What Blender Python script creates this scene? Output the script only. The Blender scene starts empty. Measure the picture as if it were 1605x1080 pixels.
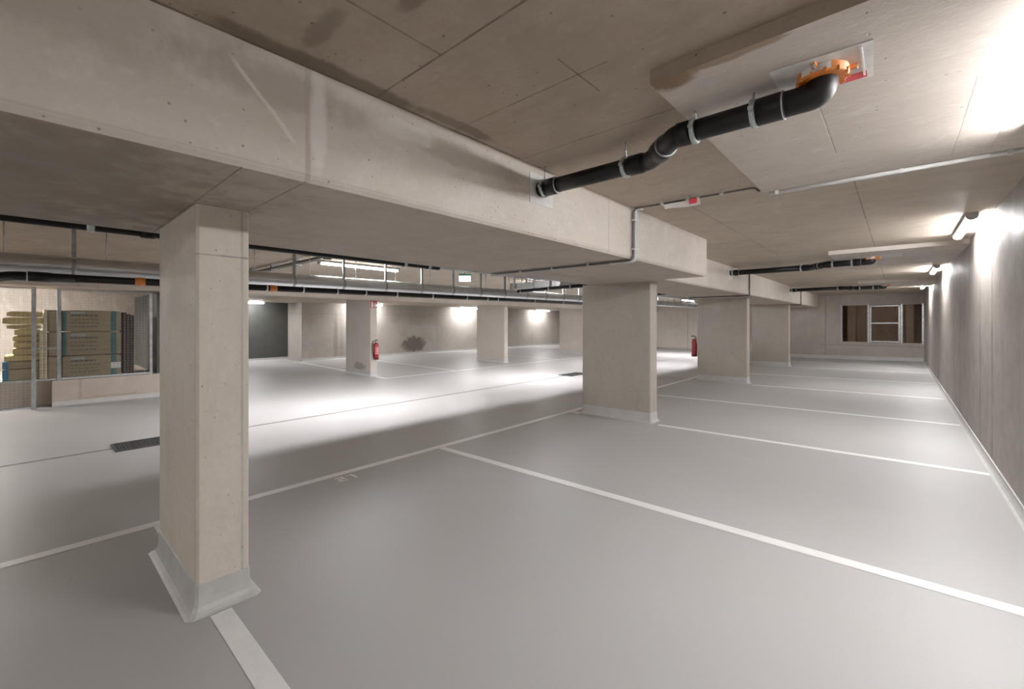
import bpy, math, random
from mathutils import Vector
random.seed(7)
C = bpy.context.scene.collection
PI = math.pi

# ------------------------------------------------------------------ node helpers
def new_mat(name):
    m = bpy.data.materials.new(name); m.use_nodes = True
    nt = m.node_tree; nt.nodes.clear()
    out = nt.nodes.new('ShaderNodeOutputMaterial')
    b = nt.nodes.new('ShaderNodeBsdfPrincipled')
    nt.links.new(b.outputs[0], out.inputs[0])
    return m, nt, b

class G:
    """tiny node-graph writer"""
    def __init__(s, nt): s.nt = nt; s.pos = None
    def P(s):
        if s.pos is None:
            s.pos = s.nt.nodes.new('ShaderNodeNewGeometry').outputs['Position']
        return s.pos
    def sep(s):
        n = s.nt.nodes.new('ShaderNodeSeparateXYZ'); s.nt.links.new(s.P(), n.inputs[0]); return n.outputs
    def put(s, sock, v):
        if isinstance(v, (int, float)): sock.default_value = v
        elif isinstance(v, (tuple, list)): sock.default_value = (*v, 1) if len(v) == 3 and sock.type == 'RGBA' else v
        else: s.nt.links.new(v, sock)
    def math(s, op, a, b=0.0, c=0.0):
        n = s.nt.nodes.new('ShaderNodeMath'); n.operation = op
        s.put(n.inputs[0], a); s.put(n.inputs[1], b); s.put(n.inputs[2], c); return n.outputs[0]
    def mapped(s, scale, loc=(0, 0, 0)):
        n = s.nt.nodes.new('ShaderNodeMapping'); s.nt.links.new(s.P(), n.inputs[0])
        n.inputs['Scale'].default_value = scale; n.inputs['Location'].default_value = loc; return n.outputs[0]
    def noise(s, scale, detail=4, rough=.55, vec=None, dist=0):
        n = s.nt.nodes.new('ShaderNodeTexNoise'); s.nt.links.new(vec or s.P(), n.inputs['Vector'])
        n.inputs['Scale'].default_value = scale; n.inputs['Detail'].default_value = detail
        n.inputs['Roughness'].default_value = rough; n.inputs['Distortion'].default_value = dist
        return n.outputs[0]
    def voro(s, scale):
        n = s.nt.nodes.new('ShaderNodeTexVoronoi'); s.nt.links.new(s.P(), n.inputs['Vector'])
        n.inputs['Scale'].default_value = scale; return n.outputs['Distance'], n.outputs['Color']
    def ramp(s, v, a, b, lo=0.0, hi=1.0):
        n = s.nt.nodes.new('ShaderNodeMapRange'); n.interpolation_type = 'SMOOTHSTEP'
        s.put(n.inputs[0], v); n.inputs[1].default_value = a; n.inputs[2].default_value = b
        n.inputs[3].default_value = lo; n.inputs[4].default_value = hi; return n.outputs[0]
    def mix(s, f, a, b, blend='MIX'):
        n = s.nt.nodes.new('ShaderNodeMix'); n.data_type = 'RGBA'; n.blend_type = blend
        s.put(n.inputs[0], f); s.put(n.inputs[6], a); s.put(n.inputs[7], b); return n.outputs[2]
    def bump(s, h, strength, dist=.01):
        n = s.nt.nodes.new('ShaderNodeBump'); n.inputs['Strength'].default_value = strength
        n.inputs['Distance'].default_value = dist; s.put(n.inputs['Height'], h); return n.outputs[0]

def line_mask(g, xyz, axis, c, w, lim=None):
    d = g.math('ABSOLUTE', g.math('SUBTRACT', xyz[axis], c))
    f = g.ramp(d, w * .4, w, 1, 0)
    if lim:
        for (ax, lo, hi) in lim:
            f = g.math('MULTIPLY', f, g.math('GREATER_THAN', xyz[ax], lo))
            f = g.math('MULTIPLY', f, g.math('LESS_THAN', xyz[ax], hi))
    return f

def concrete(name, base, dark, light, seams=(), stains_patches=(), streak=None, pale=None, strokes=(), pits=.5, rough=.72, blotch=.7, grainscale=1.0, bump=.25):
    m, nt, b = new_mat(name); g = G(nt); xyz = g.sep()
    col = g.mix(g.ramp(g.noise(.75 * grainscale, 6, .6, dist=.6), .35, .72, 0, blotch), base, dark)
    col = g.mix(g.ramp(g.noise(1.7 * grainscale, 7, .62, vec=g.mapped((1, 1, 1), (3, 8, 1)), dist=.8), .52, .75, 0, .55), col, light)
    if streak:
        col = g.mix(g.ramp(g.noise(2.2, 6, .65, vec=g.mapped(streak)), .5, .78, 0, .5), col, dark)
        col = g.mix(g.ramp(g.noise(1.6, 5, .6, vec=g.mapped(streak, (5, 2, 9))), .55, .8, 0, .4), col, light)
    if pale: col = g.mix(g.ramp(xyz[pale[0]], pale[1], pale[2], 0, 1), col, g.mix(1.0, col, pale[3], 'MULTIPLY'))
    col = g.mix(g.ramp(g.noise(7.5, 6, .68, vec=g.mapped(tuple(.5 + .5 * a for a in streak) if streak else (1, 1, 1), (11, 4, 7)), dist=1.2), .50, .72, 0, .38), col, light)
    col = g.mix(g.ramp(g.noise(11, 6, .7, vec=g.mapped((1, 1, 1), (2, 9, 5)), dist=.8), .54, .74, 0, .42), col, dark)
    col = g.mix(g.ramp(g.noise(38, 4, .7), .3, .75, 0, .22), col, dark)
    h = g.noise(55, 4, .6)
    if pits:
        d, c = g.voro(24)
        cs = nt.nodes.new('ShaderNodeSeparateColor'); nt.links.new(c, cs.inputs[0])
        pm = g.math('MULTIPLY', g.ramp(d, .10, .20, 1, 0), g.math('GREATER_THAN', cs.outputs[0], 1 - .22 * pits))
        col = g.mix(g.math('MULTIPLY', pm, .75), col, tuple(x * .32 for x in dark))
        h = g.math('SUBTRACT', h, g.math('MULTIPLY', pm, 2.0))
    for s_ in seams:
        axis, c, w, amt = s_[:4]; lim = s_[4] if len(s_) > 4 else None
        f = line_mask(g, xyz, axis, c, w, lim)
        n = g.ramp(g.noise(5, 4, .6), .3, .6, .35, 1)
        f2 = g.math('MULTIPLY', g.math('MULTIPLY', f, n), amt)
        col = g.mix(f2, col, tuple(x * .35 for x in dark))
        h = g.math('SUBTRACT', h, g.math('MULTIPLY', f, .8))
    for (cx, cy, cz, rx, ry, rz, sc, amt) in stains_patches:
        q = None
        for ax, c0, r in ((0, cx, rx), (1, cy, ry), (2, cz, rz)):
            t = g.math('DIVIDE', g.math('SUBTRACT', xyz[ax], c0), r); t = g.math('MULTIPLY', t, t)
            q = t if q is None else g.math('ADD', q, t)
        q = g.math('ADD', q, g.math('MULTIPLY', g.math('SUBTRACT', g.noise(6, 5, .6), .5), 2.6))
        col = g.mix(g.ramp(q, .35, 1.45, amt, 0), col, sc)
    for (a0, b0, sl, w, lo, hi, sc, amt) in strokes:          # trowel strokes on a face, in the (y, z) plane
        d = g.math('SUBTRACT', xyz[2], g.math('ADD', b0, g.math('MULTIPLY', g.math('SUBTRACT', xyz[1], a0), sl)))
        d = g.math('ABSOLUTE', g.math('ADD', d, g.math('MULTIPLY', g.math('SUBTRACT', g.noise(5, 3), .5), .07)))
        f = g.math('MULTIPLY', g.ramp(d, w * .3, w, 1, 0), g.math('MULTIPLY', g.ramp(xyz[1], lo, lo + .05), g.ramp(xyz[1], hi - .05, hi, 1, 0)))
        col = g.mix(g.math('MULTIPLY', f, amt), col, sc)
    g.put(b.inputs['Base Color'], col)
    g.put(b.inputs['Roughness'], g.ramp(g.noise(4, 4), .3, .7, rough - .1, rough + .1))
    b.inputs['Specular IOR Level'].default_value = .3
    nt.links.new(g.bump(h, bump, .006), b.inputs['Normal'])
    return m

def plain(name, col, rough=.5, metal=0.0, var=.12, scale=9, bump=0.0, bscale=40, stretch=(1, 1, 1), spec=.5):
    m, nt, b = new_mat(name); g = G(nt)
    n = g.noise(scale, 5, .6, vec=g.mapped(stretch))
    g.put(b.inputs['Base Color'], g.mix(g.ramp(n, .3, .7), tuple(x * (1 - var) for x in col), tuple(min(1, x * (1 + var)) for x in col)))
    b.inputs['Roughness'].default_value = rough; b.inputs['Metallic'].default_value = metal
    b.inputs['Specular IOR Level'].default_value = spec
    if bump: nt.links.new(g.bump(g.noise(bscale, 4), bump, .01), b.inputs['Normal'])
    return m

def emit(name, col, strength):
    m, nt, b = new_mat(name); g = G(nt)
    g.put(b.inputs['Base Color'], col); b.inputs['Roughness'].default_value = .4
    g.put(b.inputs['Emission Color'], col)
    # faint procedural unevenness along the diffuser
    g.put(b.inputs['Emission Strength'], g.ramp(g.noise(3, 2), .2, .8, strength * .95, strength * 1.05))
    return m

# ------------------------------------------------------------------ mesh helpers
class MB:
    def __init__(s): s.v = []; s.f = []; s.m = []; s.sm = []
    def face(s, idx, mi=0, smooth=False): s.f.append(tuple(idx)); s.m.append(mi); s.sm.append(smooth)
    def box(s, x0, x1, y0, y1, z0, z1, mi=0):
        b = len(s.v)
        s.v += [(x0, y0, z0), (x1, y0, z0), (x1, y1, z0), (x0, y1, z0), (x0, y0, z1), (x1, y0, z1), (x1, y1, z1), (x0, y1, z1)]
        for q in ((3, 2, 1, 0), (4, 5, 6, 7), (0, 1, 5, 4), (1, 2, 6, 5), (2, 3, 7, 6), (3, 0, 4, 7)): s.face([b + i for i in q], mi)
        return s
    def quad(s, a, b_, c, d, mi=0):
        n = len(s.v); s.v += [tuple(a), tuple(b_), tuple(c), tuple(d)]; s.face((n, n + 1, n + 2, n + 3), mi); return s
    def loft(s, rings, mi=0, caps=(True, True), smooth=False, closed=True):
        """rings: list of equally long vertex loops"""
        n = len(rings[0]); b = len(s.v)
        for r in rings: s.v += [tuple(p) for p in r]
        for k in range(len(rings) - 1):
            for i in range(n if closed else n - 1):
                j = (i + 1) % n
                s.face((b + k * n + i, b + k * n + j, b + (k + 1) * n + j, b + (k + 1) * n + i), mi, smooth)
        if caps[0]: s.face(tuple(b + i for i in reversed(range(n))), mi)
        if caps[1]: s.face(tuple(b + (len(rings) - 1) * n + i for i in range(n)), mi)
        return s
    def tube(s, pts, r, seg=16, caps=True, mi=0, smooth=True):
        pts = [Vector(p) for p in pts]
        rr = r if isinstance(r, (list, tuple)) else [r] * len(pts)
        t0 = (pts[1] - pts[0]).normalized()
        up = Vector((0, 0, 1)) if abs(t0.z) < .9 else Vector((1, 0, 0))
        nrm = (up - t0 * up.dot(t0)).normalized(); rings = []
        for i, p in enumerate(pts):
            if i == 0: t = t0
            elif i == len(pts) - 1: t = (pts[i] - pts[i - 1]).normalized()
            else: t = ((pts[i + 1] - p).normalized() + (p - pts[i - 1]).normalized()).normalized()
            nrm = (nrm - t * nrm.dot(t)).normalized(); bn = t.cross(nrm)
            rings.append([p + (nrm * math.cos(2 * PI * k / seg) + bn * math.sin(2 * PI * k / seg)) * rr[i] for k in range(seg)])
        return s.loft(rings, mi, (caps, caps), smooth)
    def prism(s, outline, z0, z1, mi=0):
        return s.loft([[(x, y, z0) for x, y in outline], [(x, y, z1) for x, y in outline]], mi)
    def build(s, name, mats, parent=None):
        me = bpy.data.meshes.new(name); me.from_pydata(s.v, [], s.f)
        for m in (mats if isinstance(mats, (list, tuple)) else [mats]): me.materials.append(m)
        me.polygons.foreach_set('material_index', s.m); me.polygons.foreach_set('use_smooth', s.sm)
        me.update(); me.validate()
        import bmesh
        bm = bmesh.new(); bm.from_mesh(me); bmesh.ops.recalc_face_normals(bm, faces=bm.faces); bm.to_mesh(me); bm.free()
        o = bpy.data.objects.new(name, me); C.objects.link(o)
        if parent is not None:
            o.parent = parent; o.matrix_parent_inverse = parent.matrix_basis.inverted()
        return o

def fillet(pts, r, n=6):
    """polyline with rounded corners"""
    pts = [Vector(p) for p in pts]; out = [pts[0]]
    for i in range(1, len(pts) - 1):
        a, b, c = pts[i - 1], pts[i], pts[i + 1]
        d1 = (a - b).normalized(); d2 = (c - b).normalized()
        rr = min(r, (a - b).length * .49, (c - b).length * .49)
        p1, p2 = b + d1 * rr, b + d2 * rr
        for k in range(n + 1):
            t = k / n; out.append(p1 * (1 - t) ** 2 + b * 2 * t * (1 - t) + p2 * t * t)
    out.append(pts[-1]); return out

def empty(name, loc):
    o = bpy.data.objects.new(name, None); C.objects.link(o); o.location = loc; o.empty_display_size = .1
    return o
def tag(o, label=None, cat=None, group=None, kind='thing'):
    if label: o['label'] = label
    if cat: o['category'] = cat
    if group: o['group'] = group
    if kind: o['kind'] = kind
    return o
def struct(o): o['kind'] = 'structure'; return o
def copy_tree(o, parent=None):
    c = o.copy(); C.objects.link(c)
    if parent is not None: c.parent = parent
    for ch in list(o.children): copy_tree(ch, c)
    return c

# ------------------------------------------------------------------ site dimensions
CEIL, SOF, PAN, LOW = 2.80, 2.265, 2.733, 2.41   # ceiling, beam soffit, thickened panels, far bay ceiling
XR, XD, XL, XLL = .77, -7.87, -18.0, -19.4        # right wall, drain line, left wall, recessed dark wall
YB, YF, YF2 = -7.0, 23.9, 27.0                    # behind the camera, far wall right bay, far wall lane
def fz(x):
    return -.012 * (XR - x) if x >= XD else -.012 * (XR - XD) + .010 * (XD - x)

# ------------------------------------------------------------------ materials
BASE, DARK, LIGHT = (.42, .375, .325), (.30, .262, .222), (.52, .485, .445)
M = {}
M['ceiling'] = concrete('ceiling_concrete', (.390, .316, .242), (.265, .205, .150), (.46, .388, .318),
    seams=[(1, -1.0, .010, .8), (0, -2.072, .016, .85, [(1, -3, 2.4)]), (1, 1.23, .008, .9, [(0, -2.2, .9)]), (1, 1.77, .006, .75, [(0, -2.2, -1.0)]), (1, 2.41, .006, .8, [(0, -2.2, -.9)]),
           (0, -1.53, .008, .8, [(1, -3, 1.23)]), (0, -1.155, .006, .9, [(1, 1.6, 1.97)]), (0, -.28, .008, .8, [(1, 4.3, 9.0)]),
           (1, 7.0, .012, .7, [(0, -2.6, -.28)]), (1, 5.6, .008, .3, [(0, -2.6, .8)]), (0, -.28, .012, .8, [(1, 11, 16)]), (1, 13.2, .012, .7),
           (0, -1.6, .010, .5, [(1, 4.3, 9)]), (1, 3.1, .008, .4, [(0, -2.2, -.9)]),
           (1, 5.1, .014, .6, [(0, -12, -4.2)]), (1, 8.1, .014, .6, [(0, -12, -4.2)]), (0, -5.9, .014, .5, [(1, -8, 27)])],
    stains_patches=[(-2.03, .95, CEIL, .07, .55, .5, (.085, .06, .04), .75), (-1.75, .80, CEIL, .16, .05, .5, (.10, .075, .045), .5), (-1.35, .95, CEIL, .10, .04, .5, (.09, .065, .04), .6), (-2.0, 1.75, CEIL, .05, .3, .5, (.10, .075, .05), .6), (.2, 5.3, CEIL, .5, .5, .5, (.40, .33, .25), .4)],
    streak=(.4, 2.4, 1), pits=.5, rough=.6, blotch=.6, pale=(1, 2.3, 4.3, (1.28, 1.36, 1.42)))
M['panel'] = concrete('thickened_slab_concrete', (.56, .50, .445), (.42, .37, .32), (.72, .69, .655),
    seams=[(0, -.31, .005, .6, [(1, 2.75, 3.6)]), (0, .27, .004, .35, [(1, 2.9, 4.2)]), (0, .45, .004, .5, [(1, 2.3, 4.2)]), (1, 2.62, .003, .4, [(0, -.05, .4)]), (1, 10.2, .008, .5)],
    stains_patches=[(-.80, 2.0, PAN, .12, .10, .05, (.16, .09, .035), .92), (-.50, 1.985, PAN, .20, .035, .012, (.19, .115, .05), .8), (-.68, 2.13, PAN, .11, .06, .05, (.50, .46, .42), .6)],
    streak=(.6, 2.6, 1), pits=.3, rough=.5, bump=.4)
M['beam'] = concrete('beam_concrete', (.64, .58, .52), (.49, .43, .37), (.76, .715, .665),
    seams=[(1, .875, .018, .4), (1, 3.72, .012, .3), (2, 2.295, .008, .22), (1, .605, .005, .5, [(2, 0, 2.268)]), (1, .872, .005, .5, [(2, 0, 2.268)]), (1, 12.6, .02, .6), (1, 8.3, .012, .4)],
    stains_patches=[(-2.08, .75, 2.66, .05, .45, .10, (.30, .262, .22), .6), (-2.08, 1.9, 2.66, .05, .55, .07, (.36, .32, .27), .6), (-2.08, .925, 2.56, .05, .045, .24, (.80, .77, .72), .7), (-2.08, .70, 2.66, .05, .10, .08, (.42, .37, .315), .5),
            (-2.08, 1.42, 2.68, .05, .20, .06, (.80, .76, .70), .7), (-2.08, -.3, 2.72, .05, .9, .22, (.36, .31, .26), .6)],
    pits=1.0, rough=.7, streak=(1, .5, 1.6), blotch=.55, strokes=[(.544, 2.727, -1.053, .022, .54, .84, (.80, .76, .71), .6)])
M['soffit'] = concrete('beam_soffit_concrete', (.47, .405, .345), (.335, .280, .230), (.58, .515, .45), stains_patches=[(-3.1, -.7, SOF, 1.6, 1.5, .3, (.20, .165, .135), .75)],  # broad darker patch over the near end of the soffit
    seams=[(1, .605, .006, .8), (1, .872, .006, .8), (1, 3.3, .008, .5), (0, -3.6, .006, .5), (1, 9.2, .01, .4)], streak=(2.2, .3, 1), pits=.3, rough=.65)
M['column'] = concrete('column_concrete', (.435, .398, .352), (.345, .302, .25), (.51, .485, .45), streak=(3, 3, .35), pits=1.0, rough=.7, blotch=.45, grainscale=1.4)
M['column_joint'] = concrete('jointed_column_concrete', (.69, .63, .555), (.52, .455, .38), (.75, .71, .66),
    seams=[(2, 1.985, .006, .8, [(0, -2.95, 0)]), (0, -2.955, .012, .28), (1, .845, .010, .35)], streak=(3, 3, .35), pits=1.0, rough=.7, blotch=.45, grainscale=1.4)
M['column_far'] = concrete('far_column_concrete', (.60, .55, .50), (.48, .42, .36), (.68, .65, .61), streak=(3, 3, .35), pits=.4, rough=.7, blotch=.4, grainscale=1.4,
    stains_patches=[(-12.6, 6.9, .22, .35, .1, .12, (.22, .19, .16), .7)])
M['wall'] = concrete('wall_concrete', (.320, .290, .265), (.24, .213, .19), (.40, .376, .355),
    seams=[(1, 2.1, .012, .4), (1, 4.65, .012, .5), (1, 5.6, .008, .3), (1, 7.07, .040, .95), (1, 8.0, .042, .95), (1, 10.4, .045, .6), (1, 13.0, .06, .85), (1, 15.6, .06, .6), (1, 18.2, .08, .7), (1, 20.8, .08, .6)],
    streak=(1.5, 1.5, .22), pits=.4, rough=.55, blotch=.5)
M['wall_far'] = concrete('far_wall_concrete', (.42, .375, .335), (.32, .282, .245), (.52, .48, .44), seams=[(2, .60, .02, .5, [(0, -2.6, .9)]), (0, -2.45, .03, .5)], streak=(1.5, 1.5, .3), pits=.3)
M['wall_left'] = concrete('left_wall_concrete', (.44, .40, .36), (.325, .29, .255), (.52, .485, .45),
    seams=[(1, 14.2, .02, .5), (1, 20.6, .03, .5), (1, 22.1, .03, .4), (1, 9.0, .12, .25), (2, 1.95, .02, .25)],
    stains_patches=[(XL, 12.75, .50, .4, .72, .40, (.11, .095, .075), .95), (XL, 8.75, .9, .4, .10, 1.1, (.24, .20, .165), .6)], streak=(1.5, 1.5, .35), pits=.3)
M['wall_end'] = concrete('lane_end_concrete', (.60, .55, .50), (.47, .42, .37), (.68, .64, .6), seams=[(0, -9.66, .04, .5)], streak=(1.5, 1.5, .35), pits=.2)
M['wall_dark'] = plain('dark_green_grey_paint', (.044, .046, .041), .55, var=.15, scale=2)
M['brown_room'] = concrete('dim_brown_concrete', (.30, .215, .16), (.20, .14, .10), (.38, .285, .215), streak=(1, 1, .3), pits=0)
M['storage_wall'] = concrete('stained_storage_concrete', (.36, .32, .285), (.22, .185, .155), (.55, .52, .485), streak=(3, 3, .25), pits=.3, grainscale=1.6)
M['plinth'] = concrete('plinth_concrete', (.50, .435, .375), (.40, .335, .28), (.58, .53, .47), stains_patches=[(-12.3, 1.1, .02, .3, .6, .07, (.34, .24, .17), .5)], seams=[(1, .67, .03, .3), (1, .28, .008, .3)], pits=.4)

def floor_mat():
    m, nt, b = new_mat('grey_epoxy_floor'); g = G(nt)
    col = g.mix(g.ramp(g.noise(.5, 3, .5), .3, .7), (.395, .386, .381), (.420, .411, .406))
    col = g.mix(g.ramp(g.noise(90, 3, .7), .35, .7, 0, .12), col, (.35, .343, .339))
    g.put(b.inputs['Base Color'], col)
    g.put(b.inputs['Roughness'], g.math('MULTIPLY_ADD', g.noise(2.5, 3, .5), .05, .41))
    b.inputs['Specular IOR Level'].default_value = .16
    h = g.math('ADD', g.math('MULTIPLY', g.noise(3.2, 2, .5), .22), g.math('MULTIPLY', g.noise(75, 2, .6), .13))
    nt.links.new(g.bump(h, .20, .010), b.inputs['Normal'])
    return m
M['floor'] = floor_mat()
M['paint_line'] = plain('white_line_paint', (.82, .805, .79), .4, var=.04, scale=14)
M['epoxy_base'] = plain('pale_grey_epoxy_upstand', (.52, .515, .50), .42, var=.07, scale=7, bump=.08, bscale=20)
M['black_pipe'] = plain('black_plastic_pipe', (.004, .004, .0045), .45, var=.25, scale=5, spec=.28)
M['black_dull'] = plain('dull_black_plastic', (.005, .005, .0055), .5, var=.2, spec=.25)
M['galv'] = plain('galvanised_steel', (.50, .53, .55), .38, 1.0, .18, 16)
M['galv_dull'] = plain('dull_galvanised_steel', (.36, .38, .385), .5, .8, .2, 8)
M['zinc_clamp'] = plain('zinc_pipe_clamp', (.52, .60, .60), .35, .85, .12, 20)
M['foil'] = plain('aluminium_foil_duct', (.66, .67, .68), .38, 1.0, .10, 6, bump=.5, bscale=9, stretch=(1, .5, 1))
M['orange'] = plain('orange_collar', (.72, .20, .025), .45, var=.15, scale=12)
M['white_tape'] = plain('white_paper', (.74, .72, .69), .55, var=.05)
M['red_label'] = plain('red_print', (.50, .02, .03), .5, var=.1)
M['patch'] = plain('white_mortar_patch', (.70, .69, .67), .6, var=.06, scale=14, bump=.1)
M['patch_grey'] = plain('pale_grey_mortar_patch', (.68, .67, .645), .5, var=.14, scale=9, bump=.25, bscale=18)
M['conduit'] = plain('pale_grey_conduit', (.56, .56, .555), .4, var=.05)
M['cable'] = plain('dark_grey_cable', (.075, .07, .066), .5, var=.2)
M['lamp_body'] = plain('grey_lamp_housing', (.36, .36, .355), .45, var=.06)
M['lamp_r'] = emit('white_lamp_diffuser_wall', (1.0, .975, .965), 185)
M['lamp_l'] = emit('white_lamp_diffuser_lane', (1.0, .985, 1.0), 120)
M['lamp_fill'] = emit('white_lamp_diffuser_dim', (1.0, .98, .97), 45)
M['lamp_c'] = emit('white_lamp_diffuser_store', (1.0, .95, .88), 420)
M['lamp_b'] = emit('white_lamp_diffuser_rear', (1.0, .975, .965), 120)
M['lamp_f'] = emit('white_lamp_diffuser_far_bay', (1.0, .98, .965), 135)
M['exit_lit'] = emit('lit_exit_sign_face', (.80, 1.0, .93), 2.6)
M['exit_green'] = plain('green_sign_edge', (.12, .42, .33), .4, var=.05)
M['red_paint'] = plain('red_extinguisher_paint', (.26, .006, .010), .28, var=.1)
M['dark_red'] = plain('dark_red_base', (.13, .004, .012), .4, var=.1)
M['sign_red'] = plain('fire_sign_red', (.38, .006, .02), .4, var=.05)
M['sign_white'] = plain('fire_sign_white', (.80, .76, .76), .4, var=.03)
M['grate'] = plain('dark_grate_steel', (.10, .105, .11), .45, .7, .2)
M['slot'] = plain('drain_slot_shadow', (.10, .085, .07), .7, var=.3)
M['slot_rim'] = plain('drain_slot_rim', (.34, .32, .29), .5, .3, .2)
def board_mat(name, c):
    m, nt, b = new_mat(name); g = G(nt)
    col = g.mix(g.ramp(g.noise(3, 6, .65, vec=g.mapped((1, 1, 6))), .3, .7), tuple(x * .75 for x in c), c)
    col = g.mix(g.ramp(g.noise(60, 4, .7), .4, .7, 0, .3), col, tuple(x * .6 for x in c))
    g.put(b.inputs['Base Color'], col); b.inputs['Roughness'].default_value = .9
    nt.links.new(g.bump(g.noise(80, 4, .7), .5, .01), b.inputs['Normal'])
    return m
M['wool'] = board_mat('mustard_mineral_wool', (.66, .53, .235))
M['wool_b'] = board_mat('brownish_mineral_wool', (.56, .43, .19))
M['wool_pale'] = board_mat('pale_wool_edge', (.80, .71, .50))
M['wool_wrap'] = board_mat('brown_wrapped_wool', (.34, .27, .17))
M['wool_wrap2'] = board_mat('olive_wrapped_wool', (.33, .265, .16))
M['teal'] = plain('teal_print', (.02, .10, .105), .4, var=.2)
M['blue'] = plain('blue_print', (.01, .13, .26), .4, var=.15)
M['print_dark'] = plain('dark_print', (.055, .06, .055), .5, var=.3, scale=60)
M['print_grey'] = plain('grey_print', (.30, .34, .34), .5, var=.2, scale=50)
M['dark_board'] = plain('dark_brown_board', (.045, .028, .024), .6, var=.3)
M['mesh_wire'] = plain('fence_wire', (.22, .215, .20), .45, .7, .15)

# ------------------------------------------------------------------ setting: floor
def build_floor():
    xs = [1.0, XR, 0] + [-.8 * k for k in range(1, 10)] + [XD] + [-8.6 - .9 * k for k in range(0, 14)] + [-21.0]
    xs = sorted(set(xs)); ys = [YB - .3] + [-6 + 2 * k for k in range(0, 17)] + [YF2 + .3]
    mb = MB(); n = len(ys)
    for x in xs:
        for y in ys: mb.v.append((x, y, fz(x)))
    for i in range(len(xs) - 1):
        for j in range(n - 1): mb.face((i * n + j, (i + 1) * n + j, (i + 1) * n + j + 1, i * n + j + 1))
    fl = struct(mb.build('floor', M['floor']))
    def strip(p, q, w, name='parking_line', mat='paint_line', dz=.0025):
        """flat painted strip that follows the fall of the floor"""
        (x0, y0), (x1, y1) = p, q
        L = math.hypot(x1 - x0, y1 - y0); nx, ny = -(y1 - y0) / L * w / 2, (x1 - x0) / L * w / 2
        k = max(1, int(abs(x1 - x0) / .5)); b = MB()
        for i in range(k + 1):
            t = i / k; x, y = x0 + (x1 - x0) * t, y0 + (y1 - y0) * t
            b.v += [(x + nx, y + ny, fz(x + nx) + dz), (x - nx, y - ny, fz(x - nx) + dz)]
        for i in range(k): b.face((2 * i, 2 * i + 1, 2 * i + 3, 2 * i + 2))
        return struct(b.build(name, M[mat], fl))
    XS = -4.56
    strip((XS, -6.9), (XS, 23.4), .105)                                   # lane edge of the near bays
    for y0, y1 in ((3.63, 3.66), (9.50, 9.62), (15.3, 15.72), (21.2, 21.5)):
        strip((XS + .06, y0), (.735, y1), .105)
    strip((XS + .06, -2.2), (.735, -2.2), .105)
    for yc, dy in ((.72, .0), (6.70, .02), (12.60, .08), (18.6, .18)):   # lines that start at the columns
        strip((-2.86, yc), (.735, yc + dy), .105)
        strip((XS + .06, yc), (-4.32, yc), .105)
    XW = -11.3
    strip((XW, 6.95), (XW, 23.5), .105)                                   # lane edge of the far bays
    strip((XW - .06, 9.75), (XL + .1, 9.75), .105)
    strip((XW - .06, 15.8), (XL + .1, 15.8), .105)
    strip((XL + .1, 7.2), (XW - .06, 7.02), .105)
    # stall number, painted with its foot towards the wall
    nb = MB()
    def st(x0, x1, y0, y1):
        nb.quad(*[(x, y, fz(x) + .003) for x, y in ((x0, y0), (x1, y0), (x1, y1), (x0, y1))])
    X0, Y0, h, w, t = -4.46, 2.15, .15, .085, .028
    st(X0, X0 + t, Y0, Y0 + w); st(X0, X0 + h / 2, Y0 + w - t, Y0 + w); st(X0 + h / 2 - t / 2, X0 + h / 2 + t / 2, Y0, Y0 + w)
    st(X0 + h / 2, X0 + h, Y0, Y0 + t); st(X0 + h - t, X0 + h, Y0, Y0 + w)
    st(X0, X0 + h, Y0 + .165, Y0 + .165 + t); st(X0 + .01, X0 + .01 + t * .8, Y0 + .115, Y0 + .17)
    struct(nb.build('stall_number', M['paint_line'], fl))
    # drain slot along the lane
    s = MB()
    for y0, y1 in ((-6.9, .74), (1.75, 11.3), (12.35, 26.9)):
        s.box(XD - .035, XD + .035, y0, y1, fz(XD) - .02, fz(XD) + .003, 0)
        s.box(XD - .014, XD + .014, y0, y1, fz(XD) - .01, fz(XD) + .0045, 1)
    struct(s.build('drain_channel', [M['slot_rim'], M['slot']], fl))
    return fl
FLOOR = build_floor()

# ------------------------------------------------------------------ setting: ceiling and walls
mb = MB()
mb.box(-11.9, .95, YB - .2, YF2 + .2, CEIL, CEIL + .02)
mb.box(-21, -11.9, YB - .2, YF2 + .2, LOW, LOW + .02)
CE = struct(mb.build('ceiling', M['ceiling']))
for y0, y1 in ((1.97, 4.27), (9.0, 11.3), (16.2, 18.5)):
    pb = MB().box(-.88, XR, y0, y1, PAN, CEIL)
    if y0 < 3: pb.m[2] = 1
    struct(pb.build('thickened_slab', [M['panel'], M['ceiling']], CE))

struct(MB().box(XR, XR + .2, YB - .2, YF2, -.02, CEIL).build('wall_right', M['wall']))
# far wall of the right bay with its opening
OX0, OX1, OZ0, OZ1 = -1.86, .74, .745, 2.33
mb = MB()
mb.box(-4.3, OX0, YF, YF + .3, -.1, CEIL); mb.box(OX1, XR, YF, YF + .3, -.1, CEIL)
mb.box(OX0, OX1, YF, YF + .3, -.1, OZ0); mb.box(OX0, OX1, YF, YF + .3, OZ1, CEIL)
struct(mb.build('wall_far', M['wall_far']))
mb = MB()                                                                  # dim room behind the opening
mb.box(-2.6, .9, YF + 2.2, YF + 2.35, .2, CEIL); mb.box(-2.75, -2.6, YF + .3, YF + 2.2, .2, CEIL); mb.box(.9, 1.05, YF + .3, YF + 2.2, .2, CEIL)
mb.box(-1.75, -1.45, YF + 1.2, YF + 2.2, .2, CEIL); mb.box(.25, .5, YF + 1.5, YF + 2.2, .2, CEIL)
mb.box(-2.6, .9, YF + .3, YF + 2.2, .2, .3); mb.box(-2.6, .9, YF + .3, YF + 2.2, 2.6, 2.7)
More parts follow.
